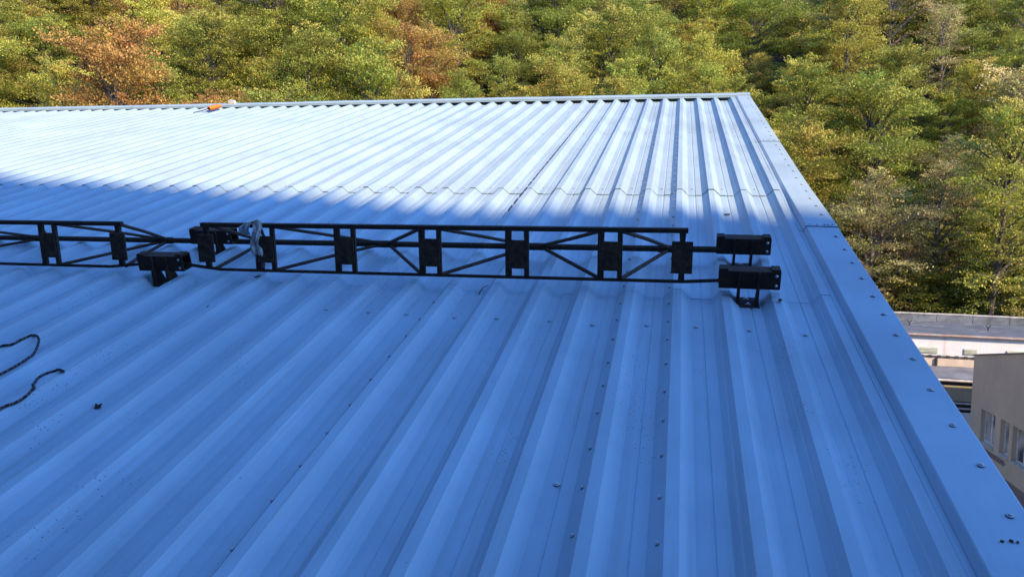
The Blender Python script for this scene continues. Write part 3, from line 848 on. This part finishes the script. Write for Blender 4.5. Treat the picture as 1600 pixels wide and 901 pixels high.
# bare brickwork below the sills
bm_ = MB(); bm_.box((0, -0.118, -0.031), (0.05, 0.118, 0.031)); BR = bm_.mesh('brick', M['brick'])
bk = MB(); bk.face([(XN + 0.02, 37.3, GROUND), (XN + 0.02, ye, GROUND), (XN + 0.02, ye, -8.2), (XN + 0.02, 37.3, -8.2)])
base = bk.build('brick_base', M['brick'], nb)
for z in range(3):
    for k in range(14):
        o = link('brick', BR, base, Vector((XN - 0.012 - random.uniform(0, 0.008), 36.9 - k * 0.25 - (z % 2) * 0.125, -7.52 - z * 0.075 + 0.0)) - nb.location)
for a, c in wins:
    wobj = MB()
    xg = XN + D - 0.06
    for y0, y1, z0, z1 in ((a, c, ZT - 0.07, ZT), (a, c, ZB_, ZB_ + 0.07), (a, a + 0.07, ZB_ + 0.07, ZT - 0.07), (c - 0.07, c, ZB_ + 0.07, ZT - 0.07)):
        wobj.box((xg, y0 + 0.002, z0 + 0.001), (xg + 0.055, y1 - 0.002, z1 - 0.001))
    if c - a > 1.0:
        my = (a + c) / 2; wobj.box((xg + 0.002, my - 0.05, ZB_ + 0.07), (xg + 0.053, my + 0.05, ZT - 0.07))
    wo = wobj.build('window', M['frame'], nb)
    halves = ((a + 0.07, (a + c) / 2 - 0.05), ((a + c) / 2 + 0.05, c - 0.07)) if c - a > 1.0 else ((a + 0.07, c - 0.07),)
    for y0, y1 in halves:
        pm_ = MB(); pm_.face([(xg + 0.03, y1, ZB_ + 0.07), (xg + 0.03, y0, ZB_ + 0.07), (xg + 0.03, y0, ZT - 0.07), (xg + 0.03, y1, ZT - 0.07)]); pm_.build('pane', M['glass'], wo)
    sm = MB(); sm.box((XN - 0.06, a - 0.03, ZB_ - 0.06), (XN + D - 0.07, c + 0.03, ZB_ - 0.003)); sm.build('sill', M['capwhite'], wo)
for a, c, nm in ((37.4, yR, 0), (yR, ye - 0.1, 1)):
    mb = MB()
    za_, zc_ = (ZR(37.4), ZR(yR)) if nm == 0 else (ZR(yR), ztop(ye) - 0.0165)
    mb.hexa([(XN - 0.05, a, za_ + 0.002), (30, a, za_ + 0.002), (30, c, zc_ + 0.002), (XN - 0.05, c, zc_ + 0.002), (XN - 0.05, a, za_ + 0.05), (30, a, za_ + 0.05), (30, c, zc_ + 0.05), (XN - 0.05, c, zc_ + 0.05)])
    mb.build('roof', M['felt'], nb)

# ------------------------------------------------------------------ forest
def leaf_mat(name, trans=0.24):
    mt, nt, b = new_mat(name); L = nt.links.new
    oi = N(nt, 'ShaderNodeObjectInfo')
    at = N(nt, 'ShaderNodeAttribute', attribute_name='tint')
    hs = N(nt, 'ShaderNodeHueSaturation')
    L(oi.outputs['Color'], hs.inputs['Color'])
    mr = N(nt, 'ShaderNodeMapRange'); mr.inputs['To Min'].default_value = 0.462; mr.inputs['To Max'].default_value = 0.532
    L(at.outputs['Fac'], mr.inputs['Value']); L(mr.outputs[0], hs.inputs['Hue'])
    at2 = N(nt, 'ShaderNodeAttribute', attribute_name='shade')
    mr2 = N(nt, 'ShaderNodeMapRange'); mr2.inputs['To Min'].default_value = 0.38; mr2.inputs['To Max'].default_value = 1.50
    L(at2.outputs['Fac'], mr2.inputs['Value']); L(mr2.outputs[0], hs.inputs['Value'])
    L(hs.outputs[0], b.inputs['Base Color'])
    b.inputs['Roughness'].default_value = 0.6; b.inputs['Specular IOR Level'].default_value = 0.25
    tr = N(nt, 'ShaderNodeBsdfTranslucent'); L(hs.outputs[0], tr.inputs['Color'])
    mx = N(nt, 'ShaderNodeMixShader'); mx.inputs[0].default_value = trans
    L(b.outputs[0], mx.inputs[1]); L(tr.outputs[0], mx.inputs[2])
    L(mx.outputs[0], nt.nodes['Material Output'].inputs['Surface'])
    return mt
M['leaf'] = leaf_mat('autumn_leaves')
M['bark'] = plain('grey_beech_bark', (0.115, 0.10, 0.085), 0.9, 0, 0.3, 2.0)
M['bark_pale'] = plain('pale_bark', (0.20, 0.165, 0.135), 0.85, 0, 0.3, 2.0)

def tree_meshes(seed, Ht, cr, base, nbr, leafsz, dens, style):
    rng = np.random.default_rng(seed); rnd = random.Random(seed)
    mb = MB()
    # trunk
    bend = [Vector((rnd.uniform(-1, 1), rnd.uniform(-1, 1), 0)) * 0.03 * Ht for _ in range(3)]
    tp = smooth_path([Vector((0, 0, -0.8)), bend[0] * 0.3 + Vector((0, 0, Ht * 0.3)), bend[1] * 0.7 + Vector((0, 0, Ht * 0.65)), bend[2] + Vector((0, 0, Ht * 0.97))], 5)
    tr = [0.016 * Ht * (1 - 0.9 * (i / (len(tp) - 1)) ** 0.9) for i in range(len(tp))]
    mb.tube(tp, tr, 7, caps=False)
    def trunk_at(z):
        for a, b2 in zip(tp[:-1], tp[1:]):
            if a.z <= z <= b2.z: return a.lerp(b2, (z - a.z) / (b2.z - a.z + 1e-6))
        return tp[-1]
    PP, AA, NNm, SZ, TI, SH = [], [], [], [], [], []
    for k in range(nbr):
        s = ((k + 0.5) / nbr) ** 0.85
        z = base + (Ht * 0.98 - base) * s
        prof = (math.sin(math.pi * min(1, 0.16 + 0.80 * s)) ** 0.75) if style != 'conifer' else (1.02 - s) ** 0.85
        az = k * 2.39996 + rnd.uniform(-0.4, 0.4)
        lob = 1.0 + 1.05 * noise.noise(Vector((math.cos(az) * 1.1 + seed * 3.7, math.sin(az) * 1.1, z * 0.30)))
        Lb = cr * prof * rnd.uniform(0.60, 1.25) * max(0.40, lob) + 0.25
        el = (rad(4) + rad(66) * s ** 1.2 + rnd.uniform(-0.22, 0.22)) if style != 'conifer' else rad(8)
        p0 = trunk_at(z - 0.12 * Lb * (1 if style != 'conifer' else 0))
        d = Vector((math.cos(az) * math.cos(el), math.sin(az) * math.cos(el), math.sin(el)))
        droop = 0.14 * Lb
        pts = [p0 + d * Lb * t + Vector((0, 0, (0.20 * math.sin(t * math.pi) * Lb) - droop * t * t)) for t in (0, 0.33, 0.66, 1.0)]
        mb.tube(pts, [0.022 * Lb + 0.008, 0.014 * Lb + 0.006, 0.008 * Lb + 0.004, 0.005], 4 if style != 'bare' else 4, caps=False)
        side = d.cross(Vector((0, 0, 1))).normalized()
        nrm = side.cross(d).normalized() * 1.0
        nrm = (nrm + side * rnd.uniform(-0.35, 0.35)).normalized()
        bt = rnd.random(); bs = rnd.random()
        ntw = max(3, int(Lb * 4.4))
        for q in range(ntw):
            t = 0.22 + 0.80 * (q + rnd.random()) / ntw
            t = min(t, 1.0)
            i = min(2, int(t * 3)); pt = pts[i].lerp(pts[i + 1], t * 3 - i)
            sd = (1 if q % 2 else -1)
            tl = (0.40 * Lb * (1.15 - 0.75 * t) + 0.30) * rnd.uniform(0.7, 1.25)
            td = (d * 0.75 + side * sd * rnd.uniform(0.5, 1.1) + Vector((0, 0, rnd.uniform(-0.20, 0.22)))).normalized()
            if style == 'bare' or rnd.random() < 0.12:
                mb.tube([pt, pt + td * tl * 0.6 + Vector((0, 0, 0.05)), pt + td * tl * 1.1], [0.010, 0.007, 0.003], 3, caps=False)
            nl = max(2, int(tl / 0.030 * dens))
            tt = rng.random(nl)
            off = rng.normal(0, 0.085, (nl, 3)) * (0.5 + tl)
            off[:, 2] *= 0.38
            base_p = np.array(pt)[None] + np.array(td)[None] * (tt[:, None] * tl) + off
            base_p[:, 2] -= 0.22 * tl * tt ** 2
            PP.append(base_p)
            AA.append(np.array(td)[None] * 0.8 + rng.normal(0, 0.55, (nl, 3)))
            NNm.append(np.array(nrm)[None] + rng.normal(0, 0.34, (nl, 3)))
            SZ.append(leafsz * rng.uniform(0.65, 1.35, nl))
            TI.append(np.clip(bt * 0.70 + rng.random(nl) * 0.30 + rnd.uniform(-0.1, 0.1), 0, 1))
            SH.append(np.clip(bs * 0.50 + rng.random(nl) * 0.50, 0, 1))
    tm = mb.mesh('trunk', M['bark_pale'] if style in ('bare', 'pale') else M['bark'])
    Pp = np.concatenate(PP); A = np.concatenate(AA); Nn = np.concatenate(NNm); Sz = np.concatenate(SZ)[:, None]
    A /= np.linalg.norm(A, axis=1)[:, None]
    Nn -= A * (A * Nn).sum(1)[:, None]; Nn /= np.linalg.norm(Nn, axis=1)[:, None] + 1e-9
    Bb = np.cross(A, Nn)
    wd = 0.31 if style != 'conifer' else 0.14
    V = np.stack([Pp, Pp + A * Sz * 0.45 + Bb * Sz * wd + Nn * Sz * 0.07, Pp + A * Sz - Nn * Sz * 0.05, Pp + A * Sz * 0.5 - Bb * Sz * wd + Nn * Sz * 0.07], 1).reshape(-1, 3)
    n = len(Pp)
    me = bpy.data.meshes.new('crown')
    me.vertices.add(n * 4); me.vertices.foreach_set('co', V.ravel())
    me.loops.add(n * 4); me.loops.foreach_set('vertex_index', np.arange(n * 4, dtype=np.int32))
    me.polygons.add(n); me.polygons.foreach_set('loop_start', np.arange(0, n * 4, 4, dtype=np.int32)); me.polygons.foreach_set('loop_total', np.full(n, 4, dtype=np.int32))
    me.update()
    for nm, arr in (('tint', TI), ('shade', SH)):
        a = me.attributes.new(nm, 'FLOAT', 'FACE'); a.data.foreach_set('value', np.concatenate(arr).astype(np.float32))
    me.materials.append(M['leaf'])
    return tm, me, n
KINDS = []
specs = [  # seed, height, crown radius, crown base, branches, leaf size, density, style
    (1, 13.0, 3.6, 2.2, 74, 0.132, 1.08, 'beech'), (2, 14.5, 3.9, 2.8, 80, 0.136, 1.08, 'beech'), (3, 11.5, 3.3, 1.8, 66, 0.128, 1.08, 'beech'),
    (4, 12.5, 4.1, 2.4, 76, 0.136, 1.02, 'beech'), (5, 15.0, 3.5, 4.4, 74, 0.132, 1.02, 'beech'), (6, 10.0, 3.1, 1.2, 60, 0.125, 1.08, 'beech'),
    (7, 12.5, 3.2, 3.4, 60, 0.13, 0.80, 'bare'), (8, 11.0, 3.0, 2.8, 56, 0.13, 0.70, 'bare'), (9, 9.0, 2.0, 1.0, 90, 0.20, 0.9, 'conifer'),
    (10, 5.0, 2.3, 0.4, 42, 0.14, 0.95, 'shrub'), (11, 3.6, 2.0, 0.3, 34, 0.14, 0.95, 'shrub'), (12, 13.5, 2.9, 5.0, 50, 0.145, 0.75, 'pale')]
for sp_ in specs: KINDS.append(tree_meshes(*sp_))
print('leaf counts', [k[2] for k in KINDS])
PAL = {
    'golden': [(0.51, 0.47, 0.090), (0.54, 0.48, 0.10), (0.49, 0.47, 0.090)],
    'olive green': [(0.41, 0.44, 0.078), (0.44, 0.45, 0.086), (0.38, 0.43, 0.084)],
    'green': [(0.33, 0.38, 0.074), (0.36, 0.40, 0.080), (0.38, 0.40, 0.078)],
    'rusty orange': [(0.55, 0.36, 0.10), (0.50, 0.33, 0.10), (0.56, 0.39, 0.11)],
    'brownish': [(0.46, 0.42, 0.165), (0.48, 0.44, 0.17), (0.44, 0.40, 0.155)],
    'blue green': [(0.17, 0.28, 0.145), (0.18, 0.29, 0.15), (0.17, 0.28, 0.14)],
}
def px(p):
    d = Vector(p) - CAM
    zc = d.dot(FWD)
    if zc < 1: return None
    return 800 + FPX * d.dot(RIGHT) / zc, 450.5 + FPX * d.dot(DOWN) / zc, zc
def edge_y(x):                      # picture height of the roof's outline at x
    return 170 - 0.019 * x if x < 1176 else 148 + (x - 1176) * 1.53
random.seed(77)
cand = []
row = 0
t = 0.8
while t < 150:
    x = -92 + random.uniform(0, 4)
    while x < 62 :
        jx, jy = x + random.uniform(-1.3, 1.3), t + random.uniform(-1.5, 1.5)
        y = slope_foot(jx) + max(0.3, jy)
        cand.append((jx, y, row))
        x += random.uniform(4.0, 5.7)
    t += 4.6; row += 1
trees = []
for x, y, row in cand:
    z = hill_z(x, y) - 0.2
    a = px((x, y, z)); c = px((x, y, z + 13))
    if a is None: continue
    if a[0] < -90 or a[0] > 1700: continue
    if a[1] < -12: continue                           # stands wholly above the frame
    if x < 12 and c[1] > edge_y(c[0]) + 10 and c[0] < 1176: continue
    if 1176 <= c[0] < 1290 and c[1] > edge_y(c[0]) + 20: continue
    # colour drifts along the slope
    f1 = noise2(x, y, 16.0, 9.0) + random.uniform(-0.35, 0.35)
    f2 = noise2(x, y, 12.0, 2.0) + random.uniform(-0.35, 0.35)
    right = a[0] > 1180
    if row <= 1 and right:
        colr = random.choice(('green', 'olive green', 'olive green', 'golden', 'brownish'))
    elif f1 > (0.10 if 180 < a[0] < 760 else 0.36): colr = 'rusty orange' if f2 > -0.2 or a[0] < 760 else 'brownish'
    elif f1 > -0.08: colr = 'golden' if f2 > -0.22 else 'olive green'
    elif f1 > -0.46: colr = 'olive green' if f2 > -0.3 else 'green'
    else: colr = 'green' if f2 < 0.15 else 'golden'
    k = random.choice((0, 1, 2, 3, 4, 5, 0, 3))
    if right and random.random() < 0.17: k = random.choice((6, 7, 11)); colr = random.choice(('brownish', 'brownish', 'golden'))
    elif right and row <= 3 and random.random() < 0.5: k = random.choice((4, 11, 4))
    elif random.random() < 0.07: k = 11
    if random.random() < 0.025: k = 8; colr = 'blue green'
    trees.append([x, y, z, row, k, colr, a, c])
# undergrowth along the foot of the slope on the right
for q in range(30):
    x = 3 + q * 0.85 + random.uniform(-0.6, 0.6); y = slope_foot(x) + random.uniform(3.2, 8.0); z = hill_z(x, y) - 0.1
    a = px((x, y, z)); c = px((x, y, z + 4))
    trees.append([x, y, z, -1, random.choice((9, 10)), random.choice(('green', 'olive green', 'golden', 'green')), a, c])
for q, tr in enumerate(trees): tr.append(q)
HIDDEN = {q for a_, b_ in ((17, 17), (22, 23), (48, 48), (53, 53), (83, 85), (102, 102), (104, 105), (114, 114), (117, 117), (120, 124), (126, 129), (134, 138), (140, 140), (144, 145), (147, 162), (164, 180), (182, 191), (193, 196), (199, 199), (202, 203), (205, 208), (211, 214), (216, 218), (220, 230), (232, 318), (321, 321), (323, 323), (331, 335),) for q in range(a_, b_ + 1)}          # stand wholly behind other trees
trees = [tr for tr in trees if tr[8] not in HIDDEN]
NAME = {6: ('sparse_tree', 'nearly bare'), 7: ('sparse_tree', 'nearly bare'), 8: ('conifer_tree', 'conical'), 9: ('shrub', 'leafy'), 10: ('shrub', 'leafy'), 11: ('slender_tree', 'slender pale-trunked')}
SIZE = {0: 'broad', 1: 'tall', 2: 'rounded', 3: 'wide-spreading', 4: 'tall narrow', 5: 'low bushy'}
ORD = ['first', 'second', 'third', 'fourth', 'fifth', 'sixth', 'seventh', 'eighth', 'ninth', 'tenth', 'eleventh', 'twelfth', 'thirteenth', 'fourteenth', 'fifteenth', 'sixteenth', 'seventeenth', 'eighteenth', 'nineteenth', 'twentieth']
def zone(tr):
    cx = (tr[6][0] + tr[7][0]) / 2; cy = (tr[6][1] * 0.35 + tr[7][1] * 0.65)
    if tr[3] == -1: return 'behind the workshop parapet'
    if cx > 1176: return ('low beyond the workshop' if cy > 300 else ('right of the verge' if cy > 130 else 'in the top right corner'))
    third = 'left' if cx < 400 else ('middle' if cx < 800 else 'right')
    return ('close above the ' if cy > 60 else 'high above the ') + third + ' ridge'
groups = {}
for tr in trees:
    nm, adj = NAME.get(tr[4], ('beech_tree', SIZE.get(tr[4], '')))
    groups.setdefault((nm, adj, tr[5], zone(tr)), []).append(tr)
random.seed(123)
for (nm, adj, colr, zn), lst in groups.items():
    lst.sort(key=lambda q: q[6][0])
    for i, tr in enumerate(lst):
        x, y, z, row, k, _, a, c, q = tr
        rt = random.Random(q * 17 + 5)
        noun = {'beech_tree': 'beech', 'sparse_tree': 'tree', 'conifer_tree': 'conifer', 'shrub': 'shrub', 'slender_tree': 'tree'}[nm]
        lab = f'{adj} {colr} {noun} {zn}'
        if len(lst) > 1: lab += f', {ORD[min(i, 19)]} from left'
        t = empty(nm, (x, y, z))
        s = rt.uniform(0.74, 1.20)
        t.scale = (s * rt.uniform(0.92, 1.1), s * rt.uniform(0.92, 1.1), s * rt.uniform(0.92, 1.08))
        t.rotation_euler = (rt.uniform(-0.04, 0.04), rt.uniform(-0.04, 0.04), rt.uniform(0, 6.28))
        tag(t, lab, 'shrub' if nm == 'shrub' else 'tree', 'undergrowth along the forest edge' if nm == 'shrub' else 'trees of the autumn forest on the slope')
        link('trunk', KINDS[k][0], t)
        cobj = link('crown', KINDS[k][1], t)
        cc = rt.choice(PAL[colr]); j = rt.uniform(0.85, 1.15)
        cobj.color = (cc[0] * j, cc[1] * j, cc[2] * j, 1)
